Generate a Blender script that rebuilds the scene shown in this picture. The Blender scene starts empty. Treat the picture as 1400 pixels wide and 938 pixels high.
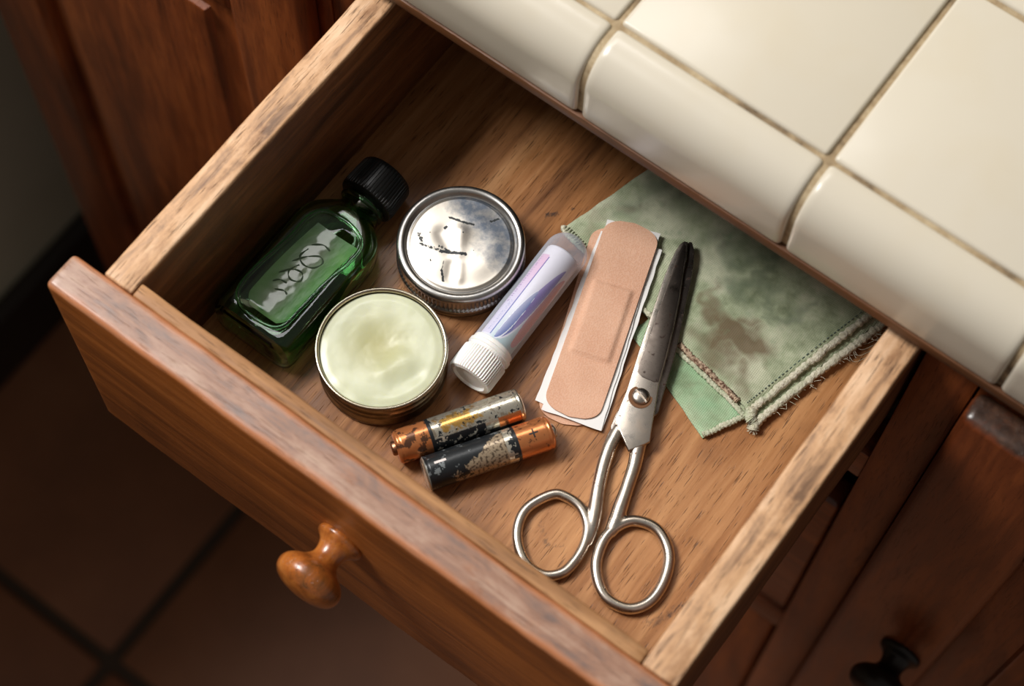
import bpy, bmesh, math, random
from mathutils import Vector, Matrix, noise
random.seed(7)
PI = math.pi
C = bpy.context.scene.collection
SC = bpy.context.scene

# ------------------------------------------------------------------ camera
cam = bpy.data.cameras.new('camera'); camo = bpy.data.objects.new('camera', cam); C.objects.link(camo)
cam.sensor_width = 36; cam.lens = 36 * 2681.1 / 1400
R = ((0.80144663, -0.55535868, 0.22194602), (0.59786999, 0.73446361, -0.32111476), (0.0153226, 0.3900512, 0.92066567))
Mx = Matrix(R).to_4x4(); Mx.translation = Vector((0.2829149, -0.1322543, 0.6005128)); camo.matrix_world = Mx
cam.clip_start = 0.02; cam.clip_end = 30
cam.dof.use_dof = True; cam.dof.focus_distance = 0.722; cam.dof.aperture_fstop = 8.5
SC.camera = camo
# ------------------------------------------------------------------ world, lights, exposure
w = bpy.data.worlds.new('world'); SC.world = w; w.use_nodes = True
bg = w.node_tree.nodes['Background']; bg.inputs[0].default_value = (1.0, 0.93, 0.86, 1); bg.inputs[1].default_value = 0.165
def area(name, loc, target, sx, sy, power, col):
    l = bpy.data.lights.new(name, 'AREA'); l.shape = 'RECTANGLE'; l.size = sx; l.size_y = sy; l.energy = power; l.color = col
    o = bpy.data.objects.new(name, l); C.objects.link(o); o.location = loc
    o.rotation_euler = (Vector(target) - Vector(loc)).to_track_quat('-Z', 'Y').to_euler(); return o
area('window_daylight', (-0.98, -0.22, 1.46), (0.13, 0.08, 0.0), 0.60, 0.60, 41, (1.0, 0.975, 0.94))
area('second_window_daylight', (-0.52, 0.52, 1.27), (0.08, 0.08, 0.0), 0.72, 0.34, 5, (1.0, 0.98, 0.96))
SC.view_settings.view_transform = 'Standard'; SC.view_settings.look = 'None'
SC.view_settings.exposure = 0.0; SC.view_settings.gamma = 1; SC.view_settings.use_curve_mapping = False

# ------------------------------------------------------------------ node helpers
def srgb(r, g, b):
    f = lambda c: ((c / 255 + 0.055) / 1.055) ** 2.4 if c / 255 > 0.04045 else c / 255 / 12.92
    return (f(r), f(g), f(b), 1)
class NT:
    def __init__(s, name):
        s.m = bpy.data.materials.new(name); s.m.use_nodes = True; s.t = s.m.node_tree
        s.b = s.t.nodes['Principled BSDF']; s.out = s.t.nodes['Material Output']
    def n(s, t, **k):
        o = s.t.nodes.new(t)
        for a, v in k.items(): setattr(o, a, v)
        return o
    def l(s, a, b): s.t.links.new(a, b)
    def set(s, **k):
        for a, v in k.items():
            i = s.b.inputs[a.replace('_', ' ')]
            if hasattr(v, 'is_linked') or hasattr(v, 'links'): s.l(v, i)
            else: i.default_value = v
        return s.m
    def coord(s, scale=(1, 1, 1), off=(0, 0, 0)):
        c = s.n('ShaderNodeTexCoord'); m = s.n('ShaderNodeMapping'); s.l(c.outputs['Object'], m.inputs[0])
        m.inputs['Scale'].default_value = scale; m.inputs['Location'].default_value = off; return m.outputs[0]
    def noise(s, vec, scale=1, detail=3, rough=.5, dist=0):
        o = s.n('ShaderNodeTexNoise'); s.l(vec, o.inputs['Vector']); o.inputs['Scale'].default_value = scale
        o.inputs['Detail'].default_value = detail; o.inputs['Roughness'].default_value = rough; o.inputs['Distortion'].default_value = dist
        return o.outputs['Fac']
    def ramp(s, fac, *stops):
        o = s.n('ShaderNodeValToRGB'); s.l(fac, o.inputs[0]); e = o.color_ramp.elements
        while len(e) < len(stops): e.new(.5)
        for i, (p, c) in enumerate(stops):
            e[i].position = p; e[i].color = c if isinstance(c, tuple) else (c, c, c, 1)
        return o.outputs[0]
    def mix(s, f, a, b, mode='MIX'):
        o = s.n('ShaderNodeMix', data_type='RGBA', blend_type=mode)
        for i, v in ((0, f), (6, a), (7, b)):
            if hasattr(v, 'links'): s.l(v, o.inputs[i])
            else: o.inputs[i].default_value = v
        return o.outputs[2]
    def math(s, op, a, b=0.5):
        o = s.n('ShaderNodeMath', operation=op)
        for i, v in ((0, a), (1, b)):
            if hasattr(v, 'links'): s.l(v, o.inputs[i])
            else: o.inputs[i].default_value = v
        return o.outputs[0]
    def bump(s, h, strength=.3, dist=.0005):
        o = s.n('ShaderNodeBump'); s.l(h, o.inputs['Height']); o.inputs['Strength'].default_value = strength
        o.inputs['Distance'].default_value = dist; s.l(o.outputs[0], s.b.inputs['Normal']); return o
    def attr(s, name, out='Color'):
        o = s.n('ShaderNodeAttribute'); o.attribute_name = name; return o.outputs[out]

def wood(name, light, mid, dark, axis=1, rough=.5, pore=.5, top=None, topcols=None, coat=0, off=(0, 0, 0), stain=.5, use_attr=False, streak=1.0, edge=None):
    n = NT(name)
    def sc(al, ac): v = [ac, ac, ac]; v[axis] = al; return tuple(v)
    wob = n.noise(n.coord((9, 9, 9), off), 1, 2)
    fib = n.noise(n.coord(sc(16, 330 * streak), off), 1, 4, .6, .6)
    med = n.noise(n.coord(sc(5, 48 * streak), off), 1, 3, .5, 1.2)
    col = n.ramp(n.math('ADD', n.math('MULTIPLY', fib, .45), n.math('MULTIPLY', med, .6)), (.34, dark), (.52, mid), (.70, light))
    por = n.noise(n.coord(sc(95, 1900), off), 1, 2, .55, .25)
    pm = n.ramp(por, (.60, 0.0), (.70, 1.0))
    big = n.noise(n.coord((26, 26, 26), off), 1, 5, .62)
    st = n.ramp(big, (.54, 0.0), (.72, 1.0))
    dk = tuple(c * .45 for c in dark[:3]) + (1,)
    col = n.mix(n.math('MULTIPLY', st, stain), col, dk)
    if top is not None:
        sep = n.n('ShaderNodeSeparateXYZ'); n.l(n.coord(), sep.inputs[0])
        jit = n.math('MULTIPLY', n.math('SUBTRACT', n.noise(n.coord(sc(60, 120), off), 1, 4, .6), .5), .006)
        zz = n.math('ADD', sep.outputs[2], jit)
        mk = n.n('ShaderNodeMapRange'); n.l(zz, mk.inputs[0]); mk.inputs[1].default_value = top - .0012; mk.inputs[2].default_value = top + .0006
        a, b, c = topcols
        tc = n.ramp(n.math('ADD', n.math('MULTIPLY', fib, .4), n.math('MULTIPLY', n.noise(n.coord(sc(40, 90), off), 1, 5, .65, .5), .65)), (.38, c), (.52, b), (.66, a))
        if edge:
            ey = n.math('ABSOLUTE', n.math('ADD', sep.outputs[1], -edge[0])); ey = n.math('ADD', ey, n.math('MULTIPLY', jit, .7))
            mr = n.n('ShaderNodeMapRange'); n.l(ey, mr.inputs[0]); mr.inputs[1].default_value = edge[1]; mr.inputs[2].default_value = edge[1] + .0022
            tc = n.mix(n.math('MULTIPLY', mr.outputs[0], .75), tc, edge[2])
        col = n.mix(mk.outputs[0], col, tc)
    col = n.mix(n.math('MULTIPLY', pm, pore), col, dk)
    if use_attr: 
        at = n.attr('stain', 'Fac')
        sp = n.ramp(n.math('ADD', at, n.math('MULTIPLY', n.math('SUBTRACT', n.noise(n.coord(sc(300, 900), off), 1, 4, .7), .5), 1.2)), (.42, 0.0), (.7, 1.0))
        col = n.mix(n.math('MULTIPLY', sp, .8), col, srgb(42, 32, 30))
    n.set(Base_Color=col, Roughness=n.ramp(fib, (.3, rough * .85), (.7, min(1, rough * 1.2))))
    n.b.inputs['Coat Weight'].default_value = coat; n.b.inputs['Coat Roughness'].default_value = .22
    n.bump(n.math('SUBTRACT', n.math('MULTIPLY', fib, .5), n.math('MULTIPLY', pm, .8)), .45, .0004)
    return n.m

def plain(name, col, rough=.5, metal=0, **k):
    n = NT(name); n.set(Base_Color=col, Roughness=rough, Metallic=metal, **k); return n.m

TOPW = (srgb(176, 144, 124), srgb(150, 112, 92), srgb(106, 90, 86))
M = {}
M['side'] = wood('oak_side_wood', srgb(150, 98, 56), srgb(112, 66, 32), srgb(70, 38, 18), 1, .5, .7, top=-.0012 + .078,
                 topcols=(srgb(226, 188, 152), srgb(200, 156, 116), srgb(122, 92, 70)), off=(.3, .1, 0), stain=.55)
M['front'] = wood('varnished_front_wood', srgb(190, 112, 48), srgb(158, 88, 32), srgb(112, 60, 22), 0, .42, .35, top=-.0012 + .1199, topcols=TOPW, coat=.25, stain=.35, edge=(.00735, .0045, srgb(188, 116, 68)))
M['strip'] = wood('pale_box_front_wood', srgb(190, 142, 96), srgb(150, 104, 62), srgb(96, 64, 38), 0, .6, .6, off=(.9, 0, 0))
M['bottom'] = wood('drawer_bottom_wood', srgb(194, 140, 90), srgb(160, 106, 60), srgb(104, 64, 34), 1, .45, .85, off=(.5, .2, 0), stain=.35, use_attr=True, coat=.08)
M['cab'] = wood('reddish_cabinet_wood', srgb(160, 86, 38), srgb(122, 60, 26), srgb(78, 36, 15), 2, .38, .4, coat=.3, off=(.2, .7, .4), stain=.3, streak=.6)
M['cabx'] = wood('reddish_rail_wood', srgb(160, 86, 38), srgb(122, 60, 26), srgb(78, 36, 15), 0, .38, .4, coat=.3, off=(.2, .7, .4), stain=.3)
M['cabr'] = wood('right_door_wood', srgb(142, 74, 32), srgb(106, 50, 22), srgb(66, 30, 13), 2, .35, .3, coat=.35, off=(.6, .2, .1), stain=.12, streak=.6,
                 top=.855 - .0012, topcols=(srgb(92, 64, 48), srgb(62, 42, 32), srgb(40, 28, 22)))
M['inner'] = plain('dark_inner_wood', srgb(44, 26, 16), .8)
M['knob'] = wood('turned_knob_wood', srgb(196, 122, 54), srgb(160, 88, 34), srgb(84, 56, 26), 1, .3, .4, coat=.5, off=(.1, .5, .9), stain=.75)
M['knobd'] = plain('dark_knob_metal', srgb(34, 28, 24), .35, .3)
M['edge'] = wood('counter_edge_wood', srgb(128, 82, 46), srgb(98, 60, 32), srgb(66, 40, 22), 0, .5, .3)

def tile_mat():
    n = NT('cream_glazed_tile')
    oi = n.n('ShaderNodeObjectInfo')
    v = n.noise(n.coord((30, 30, 30)), 1, 3)
    c = n.mix(n.math('MULTIPLY', oi.outputs['Random'], .5), srgb(206, 198, 182), srgb(202, 193, 175))
    c = n.mix(n.ramp(v, (.5, 0.0), (.75, .4)), c, srgb(202, 190, 166))
    sp = n.ramp(n.noise(n.coord((420, 420, 420)), 1, 2), (.77, 0.0), (.80, 1.0))
    c = n.mix(n.math('MULTIPLY', sp, .35), c, srgb(150, 128, 100))
    n.set(Base_Color=c, Roughness=.26); n.b.inputs['Coat Weight'].default_value = .15; n.b.inputs['Coat Roughness'].default_value = .1
    n.bump(n.noise(n.coord((22, 22, 22)), 1, 2), .25, .0015)
    return n.m
M['tile'] = tile_mat()
def grout_mat():
    n = NT('stained_grout')
    a = n.noise(n.coord((45, 45, 45)), 1, 5, .7); b = n.noise(n.coord((600, 600, 600)), 1, 2)
    c = n.ramp(a, (.36, srgb(196, 178, 146)), (.52, srgb(160, 138, 106)), (.66, srgb(84, 68, 52)))
    n.set(Base_Color=n.mix(n.math('MULTIPLY', b, .4), c, srgb(120, 104, 80)), Roughness=.9); n.bump(b, .5, .0004); return n.m
M['grout'] = grout_mat()
def terra():
    n = NT('terracotta_tile'); oi = n.n('ShaderNodeObjectInfo')
    a = n.noise(n.coord((8, 8, 8)), 1, 4, .6)
    c = n.ramp(a, (.3, srgb(116, 72, 44)), (.55, srgb(136, 86, 54)), (.8, srgb(152, 102, 68)))
    c = n.mix(n.math('MULTIPLY', oi.outputs['Random'], .4), c, srgb(138, 76, 46))
    n.set(Base_Color=c, Roughness=.55); return n.m
M['terra'] = terra()
M['floorgrout'] = plain('dark_floor_grout', srgb(70, 56, 44), .9)
def plaster():
    n = NT('off_white_plaster'); n.set(Base_Color=n.ramp(n.noise(n.coord((6, 6, 6)), 1, 4), (.3, srgb(206, 198, 176)), (.7, srgb(188, 180, 156))), Roughness=.9); return n.m
M['wall'] = plaster()
M['baseb'] = plain('dark_baseboard', srgb(40, 28, 20), .6)

# ------------------------------------------------------------------ mesh helpers (all input in millimetres)
K = .001
def finish(bm, name, mat, parent=None, off=(0, 0, 0), smooth=40):
    off = Vector(off)
    for v in bm.verts: v.co = (v.co - off) * K
    bmesh.ops.recalc_face_normals(bm, faces=bm.faces)
    me = bpy.data.meshes.new(name); bm.to_mesh(me); bm.free()
    for m in (mat if isinstance(mat, (list, tuple)) else [mat]): me.materials.append(m)
    if smooth:
        me.shade_smooth(); me.set_sharp_from_angle(angle=math.radians(smooth))
    o = bpy.data.objects.new(name, me); C.objects.link(o)
    if parent: o.parent = parent
    else: o.location = off * K
    return o
def thing(name, label, cat, loc, group=None):
    o = bpy.data.objects.new(name, None); C.objects.link(o); o.location = Vector(loc) * K; o.empty_display_size = .01
    o['label'] = label; o['category'] = cat
    if group: o['group'] = group
    return o
def struct(o): o['kind'] = 'structure'; return o
def box(x0, x1, y0, y1, z0, z1, bev=1.0, seg=2, cuts=None, wob=0, seed=0):
    bm = bmesh.new(); bmesh.ops.create_cube(bm, size=1)
    for v in bm.verts:
        v.co = Vector((x0 + (v.co.x + .5) * (x1 - x0), y0 + (v.co.y + .5) * (y1 - y0), z0 + (v.co.z + .5) * (z1 - z0)))
    if bev: bmesh.ops.bevel(bm, geom=bm.edges[:], offset=bev, segments=seg, profile=.5, affect='EDGES')
    if cuts:
        ax, nn = cuts; lo, hi = ((x0, x1), (y0, y1), (z0, z1))[ax]; no = [0, 0, 0]; no[ax] = 1
        for i in range(1, nn):
            co = [0, 0, 0]; co[ax] = lo + (hi - lo) * i / nn
            bmesh.ops.bisect_plane(bm, geom=bm.verts[:] + bm.edges[:] + bm.faces[:], plane_co=co, plane_no=no)
    if wob:
        for v in bm.verts:
            p = v.co * .035 + Vector((seed, seed, 0)); q = v.co * .25
            v.co += noise.noise_vector(p) * wob + noise.noise_vector(q) * wob * .35
    return bm
def lathe(prof, n=64, axis='Z', rib=None):
    """prof: list of (r, h) in mm; rib(i_profile, theta) -> extra radius"""
    bm = bmesh.new(); rings = []
    for i, (r, h) in enumerate(prof):
        if r < 1e-6: rings.append([bm.verts.new((0, 0, h))]); continue
        row = []
        for k in range(n):
            t = 2 * PI * k / n; rr = r + (rib(i, t) if rib else 0)
            row.append(bm.verts.new((rr * math.cos(t), rr * math.sin(t), h)))
        rings.append(row)
    for a, b in zip(rings, rings[1:]):
        if len(a) == 1 and len(b) == 1: continue
        for k in range(n):
            if len(a) == 1: bm.faces.new((a[0], b[k], b[(k + 1) % n]))
            elif len(b) == 1: bm.faces.new((a[k], b[0], a[(k + 1) % n]))
            else: bm.faces.new((a[k], b[k], b[(k + 1) % n], a[(k + 1) % n]))
    return bm
def xf(bm, mat):
    for v in bm.verts: v.co = mat @ v.co
    return bm
def axis_mat(p0, p1):
    """matrix taking local +Z axis from p0 towards p1"""
    d = (Vector(p1) - Vector(p0)).normalized(); up = Vector((0, 0, 1)); x = up.cross(d)
    if x.length < 1e-4: x = Vector((1, 0, 0))
    x.normalize(); y = d.cross(x)          # local y points up
    m = Matrix((x, y, d)).transposed().to_4x4(); m.translation = Vector(p0); return m
def catmull(pts, n, closed=False):
    P = [Vector(p) for p in pts]; L = len(P); out = []
    rng = range(L) if closed else range(L - 1)
    for i in rng:
        g = (lambda j: P[j % L]) if closed else (lambda j: P[max(0, min(L - 1, j))])
        a, b, c, d = g(i - 1), g(i), g(i + 1), g(i + 2)
        for k in range(n):
            t = k / n
            out.append(.5 * ((2 * b) + (c - a) * t + (2 * a - 5 * b + 4 * c - d) * t * t + (3 * b - a - 3 * c + d) * t ** 3))
    if not closed: out.append(P[-1].copy())
    return out
def tube(bm, pts, rad, seg=12, closed=False, flat=1.0, rough=0):
    """pts Vectors (x, y, z[, r]); rad number or list"""
    L = len(pts); rings = []
    for i, p in enumerate(pts):
        a = pts[(i - 1) % L] if (closed or i) else p; b = pts[(i + 1) % L] if (closed or i < L - 1) else p
        d = (Vector(b[:3]) - Vector(a[:3])).normalized(); s = Vector((0, 0, 1)).cross(d).normalized(); u = d.cross(s)
        r = rad[i] if isinstance(rad, (list, tuple)) else rad
        row = []
        for k in range(seg):
            t = 2 * PI * k / seg; rr = r
            if rough: rr *= 1 + rough * noise.noise(Vector((i * .9, k * 1.3, L)))
            row.append(bm.verts.new(Vector(p[:3]) + s * math.cos(t) * rr + u * math.sin(t) * rr * flat))
        rings.append(row)
    for i in range(L if closed else L - 1):
        a, b = rings[i], rings[(i + 1) % L]
        for k in range(seg): bm.faces.new((a[k], b[k], b[(k + 1) % seg], a[(k + 1) % seg]))
    if not closed:
        bm.faces.new(rings[0]); bm.faces.new(rings[-1])
    return bm
def plate(pts, th, zf, bev=.3):
    """polygon (x, y) extruded down by th; top height zf(x, y)"""
    bm = bmesh.new()
    vs = [bm.verts.new((x, y, 0)) for x, y in pts]; f = bm.faces.new(vs)
    r = bmesh.ops.extrude_face_region(bm, geom=[f])
    for e in r['geom']:
        if isinstance(e, bmesh.types.BMVert): e.co.z -= th
    bmesh.ops.recalc_face_normals(bm, faces=bm.faces)
    if bev:
        ed = [e for e in bm.edges if abs(e.verts[0].co.z) < 1e-6 and abs(e.verts[1].co.z) < 1e-6]
        bmesh.ops.bevel(bm, geom=ed, offset=bev, segments=3, profile=.5, affect='EDGES')
    for v in bm.verts: v.co.z += zf(v.co.x, v.co.y)
    return bm
def paint(o, fn, name='col'):
    me = o.data; a = me.color_attributes.new(name, 'FLOAT_COLOR', 'POINT'); buf = []
    for v in me.vertices:
        c = fn(v.co / K); buf.extend(c if len(c) == 4 else (*c, 1))
    a.data.foreach_set('color', buf)
def sd(p, a, b):
    a = Vector(a); b = Vector(b); p = Vector(p); d = b - a; t = max(0, min(1, (p - a).dot(d) / d.length_squared)); return (p - a - d * t).length
def lerp(a, b, t): return tuple(x + (y - x) * t for x, y in zip(a, b))
def sm(a, b, x): t = max(0, min(1, (x - a) / (b - a))); return t * t * (3 - 2 * t)

FZ = -70.0      # top of the drawer bottom
GZ = -860.0     # floor of the room

# ================================================================== SETTING
fl = struct(finish(box(-382, 1500, -1500, 800, GZ - 30, GZ - 3, 0), 'floor', M['floorgrout'], off=(0, 0, GZ - 3), smooth=0))
tm = None
for i in range(-1, 6):
    for j in range(-5, 3):
        x0, y0 = -155 + 300 * i, -15 + 300 * j
        if tm is None:
            t0 = finish(box(-145, 145, -145, 145, -12, 0, 3, 3), 'floor_tile', M['terra'], fl, smooth=50); tm = t0.data
            t = t0
        else:
            t = bpy.data.objects.new('floor_tile', tm); C.objects.link(t); t.parent = fl
        t.location = Vector((x0 + 150, y0 + 150, 3 + random.uniform(-.5, .5))) * K; t.rotation_euler = (0, 0, random.randrange(4) * PI / 2)
struct(finish(box(-470, -385, -1500, 800, GZ - 30, 250, 0), 'wall_left', M['wall'], off=(-427, 0, GZ), smooth=0))
struct(finish(box(-385, -370, -1500, 800, GZ, GZ + 85, 3), 'baseboard_left', M['baseb'], off=(-377, 0, GZ)))
struct(finish(box(-470, 1500, 800, 860, GZ - 30, 1300, 0), 'wall_back', M['wall'], off=(0, 830, GZ), smooth=0))

# ================================================================== CABINETS
FY = 161.5      # face frame plane
DY = 150.0      # front plane of the overlay doors
def raised_door(parent, off, x0, x1, z0, z1, stl, str_, rail, mat, y0=DY, yb=160.8, name='door', bevw=18, rnd=4):
    """frame-and-panel door: stiles and rails round a raised field, a child panel"""
    bm = bmesh.new()
    def add(b):
        me = bpy.data.meshes.new('t'); b.to_mesh(me); b.free(); bm.from_mesh(me); bpy.data.meshes.remove(me)
    add(box(x0, x0 + stl, y0, yb, z0, z1, rnd, 4)); add(box(x1 - str_, x1, y0, yb, z0, z1, rnd, 4))
    add(box(x0 + stl - 1, x1 - str_ + 1, y0 + .3, yb, z1 - rail, z1 - .3, 2.5, 3))
    add(box(x0 + stl - 1, x1 - str_ + 1, y0 + .3, yb, z0 + .3, z0 + rail, 2.5, 3))
    d = finish(bm, name, mat, parent, off)
    px0, px1, pz0, pz1 = x0 + stl - 1, x1 - str_ + 1, z0 + rail - 1, z1 - rail + 1
    b2 = bmesh.new(); yo, yi = yb - 2.5, y0 + 1
    def rect(e, y): return [b2.verts.new(q) for q in ((px0 + e, y, pz0 + e), (px1 - e, y, pz0 + e), (px1 - e, y, pz1 - e), (px0 + e, y, pz1 - e))]
    rs = [rect(0, yb), rect(0, yo), rect(bevw - 2, yi + 3), rect(bevw - .6, yi + .6), rect(bevw + .6, yi)]
    for a, b in zip(rs, rs[1:]):
        for k in range(4): b2.faces.new((a[k], a[(k + 1) % 4], b[(k + 1) % 4], b[k]))
    b2.faces.new(rs[0]); b2.faces.new(rs[-1])
    finish(b2, 'raised_panel', mat, d, off, smooth=30)
    return d
def carcass(t, off, x0, x1, open_top=True):
    b = finish(box(x0, x0 + 9, FY + 20, 620, GZ + 90, 4.5, 0), 'side_panel', M['inner'], t, off, 0)
    finish(box(x1 - 9, x1, FY + 20, 620, GZ + 90, 4.5, 0), 'side_panel', M['inner'], t, off, 0)
    finish(box(x0, x1, 620, 628, GZ + 90, 4.5, 0), 'back_panel', M['inner'], t, off, 0)
    finish(box(x0 + 9, x1 - 9, FY + 20, 620, GZ + 90, GZ + 100, 0), 'bottom_panel', M['inner'], t, off, 0)
    finish(box(x0, x1, FY + 60, FY + 75, GZ, GZ + 90, 0), 'toe_kick', M['inner'], t, off, 0)
# centre unit with the open drawer
o0 = (130, 400, GZ)
cc = thing('base_cabinet', 'reddish wooden base cabinet that the open drawer slides out of', 'cabinet', o0)
carcass(cc, o0, -9.5, 270.5)
finish(box(-9.3, 6, FY, FY + 20, GZ + 90, 4.5, .6), 'stile', M['cab'], cc, o0)
finish(box(249.8, 270.3, FY, FY + 20, GZ + 90, 4.5, .6), 'stile', M['cab'], cc, o0)
finish(box(6, 249.8, FY + 1, FY + 20, -140, -116, .8), 'rail', M['cabx'], cc, o0)
finish(box(6, 249.8, FY + 1, FY + 20, -372, -349, .8), 'rail', M['cabx'], cc, o0)
finish(box(6, 249.8, FY + 1, FY + 20, GZ + 90, GZ + 120, .8), 'rail', M['cabx'], cc, o0)
finish(box(7.5, 248.8, FY + 2, FY + 16, -345, -184, 2.5, 3), 'lower_drawer_front', M['cabx'], cc, o0)
finish(box(7.5, 248.8, FY + 40, FY + 50, -186, -142, .5), 'back_rail', M['inner'], cc, o0)
raised_door(cc, o0, 8, 248, GZ + 122, -374, 42, 42, 46, M['cab'], FY + 2, FY + 16)
finish(box(-.5, 11.5, FY + 20, 600, -95, -81.5, .5), 'drawer_runner', M['inner'], cc, o0)
finish(box(250, 261.5, FY + 20, 600, -95, -81.5, .5), 'drawer_runner', M['inner'], cc, o0)
# left unit
o1 = (-130, 400, GZ)
cl = thing('base_cabinet', 'base cabinet left of the open drawer with a tall raised-panel door', 'cabinet', o1)
carcass(cl, o1, -250, -10)
finish(box(-250, -232, FY, FY + 20, GZ + 90, 4.5, .6), 'stile', M['cab'], cl, o1)
finish(box(-30, -10, FY, FY + 20, GZ + 90, 4.5, .6), 'stile', M['cab'], cl, o1)
finish(box(-232, -30, FY + .5, FY + 20, -22, 4.5, .6), 'rail', M['cabx'], cl, o1)
raised_door(cl, o1, -233, -15, GZ + 110, -8, 42, 42, 66, M['cab'])
# right unit
cr = thing('base_cabinet', 'base cabinet right of the open drawer with worn door top and dark knob', 'cabinet', (420, 400, GZ))
o2b = (420, 400, GZ)
carcass(cr, o2b, 271, 700)
finish(box(271.2, 290, FY, FY + 20, GZ + 90, 4.5, .6), 'stile', M['cab'], cr, o2b)
finish(box(680, 700, FY, FY + 20, GZ + 90, 4.5, .6), 'stile', M['cab'], cr, o2b)
finish(box(290, 680, FY + .5, FY + 20, -30, 4.5, .6), 'rail', M['cabx'], cr, o2b)
dr = raised_door(cr, o2b, 271.2, 660, GZ + 110, -5, 47, 47, 80, M['cabr'], bevw=24, rnd=4, y0=147)
dr['label'] = 'door with a dark worn top edge'

KN = [(9.5, 0), (9.8, 1.2), (9.0, 2.6), (6.6, 4.6), (5.6, 7.5), (5.7, 10), (7.6, 12.4), (10.8, 14.4), (13.0, 16.8), (13.6, 19.4), (12.8, 22.0), (10.6, 24.0), (7.4, 25.2), (4, 25.8), (0, 26)]
def knob(mat, base, parent, off, s=1.0, name='knob'):
    pr = catmull([(r, h, 0) for r, h in KN], 4)
    bm = lathe([(0, -1)] + [(max(0, p.x) * s if i < len(pr) - 1 else 0, p.y * s) for i, p in enumerate(pr)], 48)
    xf(bm, axis_mat(base, Vector(base) + Vector((0, -1, 0))))
    return finish(bm, name, mat, parent, off, 60)
kr = knob(M['knobd'], (304, 147, -243), dr, o2b); kr['label'] = 'dark round knob'

# ================================================================== COUNTERTOP
E0, JX, TW, JY = 155.46, 191.75, 84.13, 175.4
oc = (150, 380, 5)
ct = thing('countertop', 'cream glazed tile countertop with rounded edge tiles and stained grout', 'countertop', oc)
X0, X1 = JX - 7 * TW + 40, JX + 6 * TW
finish(box(X0, X1, E0 - .2, E0 + 12, 5, 10.0, .5), 'wood_edge_strip', M['edge'], ct, oc)
finish(box(X0, X1, E0 + 12, 780, 5, 12, 0), 'substrate', M['inner'], ct, oc, 0)
g = bmesh.new()   # grout bed: same rounded nose as the tiles, slightly inset
def nose(ins, r=15.0, n=10):
    """outer profile (y, z) from bottom front to the top joint; ins = inset along the normal"""
    ytop, zt, zb, yf = JY - .9, 43.6, 10.2, E0
    P = [(yf + 1.2, zb, -.7, -.7), (yf + .3, zb + .5, -.9, -.4), (yf, zb + 1.6, -1, 0), (yf, zb + 9, -1, 0)]
    for i in range(n + 1):
        a = PI / 2 * i / n; P.append((yf + r - r * math.cos(a), zt - r * 1.1 + r * 1.1 * math.sin(a), -math.cos(a), math.sin(a)))
    P += [(ytop - 1.4, zt, 0, 1), (ytop - .4, zt - .4, .5, .87), (ytop, zt - 1.3, 1, 0)]
    return [(y - ny * ins, z - nz * ins) for y, z, ny, nz in P]
pr = nose(1.5)
pa = [(y, z) for y, z in pr[:-3]] + [(770, 42.3), (770, 12), (E0 + 14, 12), (E0 + 13, 10.2)]
A = [g.verts.new((X0 + 1, y, z)) for y, z in pa]; B = [g.verts.new((X1 - 1, y, z)) for y, z in pa]
for k in range(len(pa)): g.faces.new((A[k], A[(k + 1) % len(pa)], B[(k + 1) % len(pa)], B[k]))
g.faces.new(A); g.faces.new(B); gr = finish(g, 'grout_bed', M['grout'], ct, oc)
ia = lambda w: [(0.0, 1.6), (.25, .9), (.8, .35), (1.6, .08), (3.2, 0.0), (w - 3.2, 0.0), (w - 1.6, .08), (w - .8, .35), (w - .25, .9), (w, 1.6)]
W = TW - 2.2
b = bmesh.new(); rows = []
for x, ins in ia(W):
    p = nose(ins) + [(JY - .9, 34), (E0 + 8, 30), (E0 + 6.5, 10.4)]
    rows.append([b.verts.new((x - W / 2, y, z)) for y, z in p])
for a, c in zip(rows, rows[1:]):
    for k in range(len(a)): b.faces.new((a[k], a[(k + 1) % len(a)], c[(k + 1) % len(a)], c[k]))
b.faces.new(rows[0]); b.faces.new(rows[-1])
et = finish(b, 'edge_tile', M['tile'], ct, (0, E0, 10), 60); tt = None
for i, k in enumerate(range(-6, 6)):
    e = et if i == 0 else et.copy()
    if i: C.objects.link(e)
    e.location = (Vector((JX + TW * (k + .5) + random.uniform(-.25, .25), E0 + random.uniform(-.2, .2), 10)) - Vector(oc)) * K
for k in range(-6, 6):
    for j in range(7):
        if tt is None: tt = finish(box(-W / 2, W / 2, -W / 2, W / 2, -8, 0, 1.5, 4), 'counter_tile', M['tile'], ct, (0, 0, 0), 60); t = tt
        else: t = tt.copy(); C.objects.link(t)
        t.location = (Vector((JX + TW * (k + .5) + random.uniform(-.2, .2), JY + TW * (j + .5) + random.uniform(-.2, .2), 43.6 + random.uniform(-.2, .15))) - Vector(oc)) * K
        t.rotation_euler = (random.uniform(-.002, .002), random.uniform(-.002, .002), random.uniform(-.004, .004))

# ================================================================== THE DRAWER
od = (130, 0, -120)
D = thing('drawer', 'open worn wooden drawer holding the tins, scissors and cloth', 'drawer', od)
fr = finish(box(0, 261.5, 0, 14.7, -119.9, 0, 2.2, 4, (0, 60), .45, 3), 'drawer_front', M['front'], D, od, 50)
od2 = (130, 0, -120)
def side(x0, x1, name):
    # stained attribute-free oak side; origin 78 mm under the top
    return finish(box(x0, x1, 14.7, 480, -78, -.2, 1.0, 3, (1, 80), .35, x0), name, M['side'], None, (x0, 14.7, -78), 50)
for x0, x1 in ((13.1, 25.4), (235.2, 247.9)):
    s_ = side(x0, x1, 'side_panel'); s_.parent = D; s_.location = (Vector((x0, 14.7, -78)) - Vector(od)) * K
fs = finish(box(25.7, 234.9, 14.6, 19.9, -78, -.9, .6, 2, (0, 50), .35, 9), 'box_front', M['strip'], D, od, 50); fs['label'] = 'pale thin board behind the drawer front'
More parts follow.
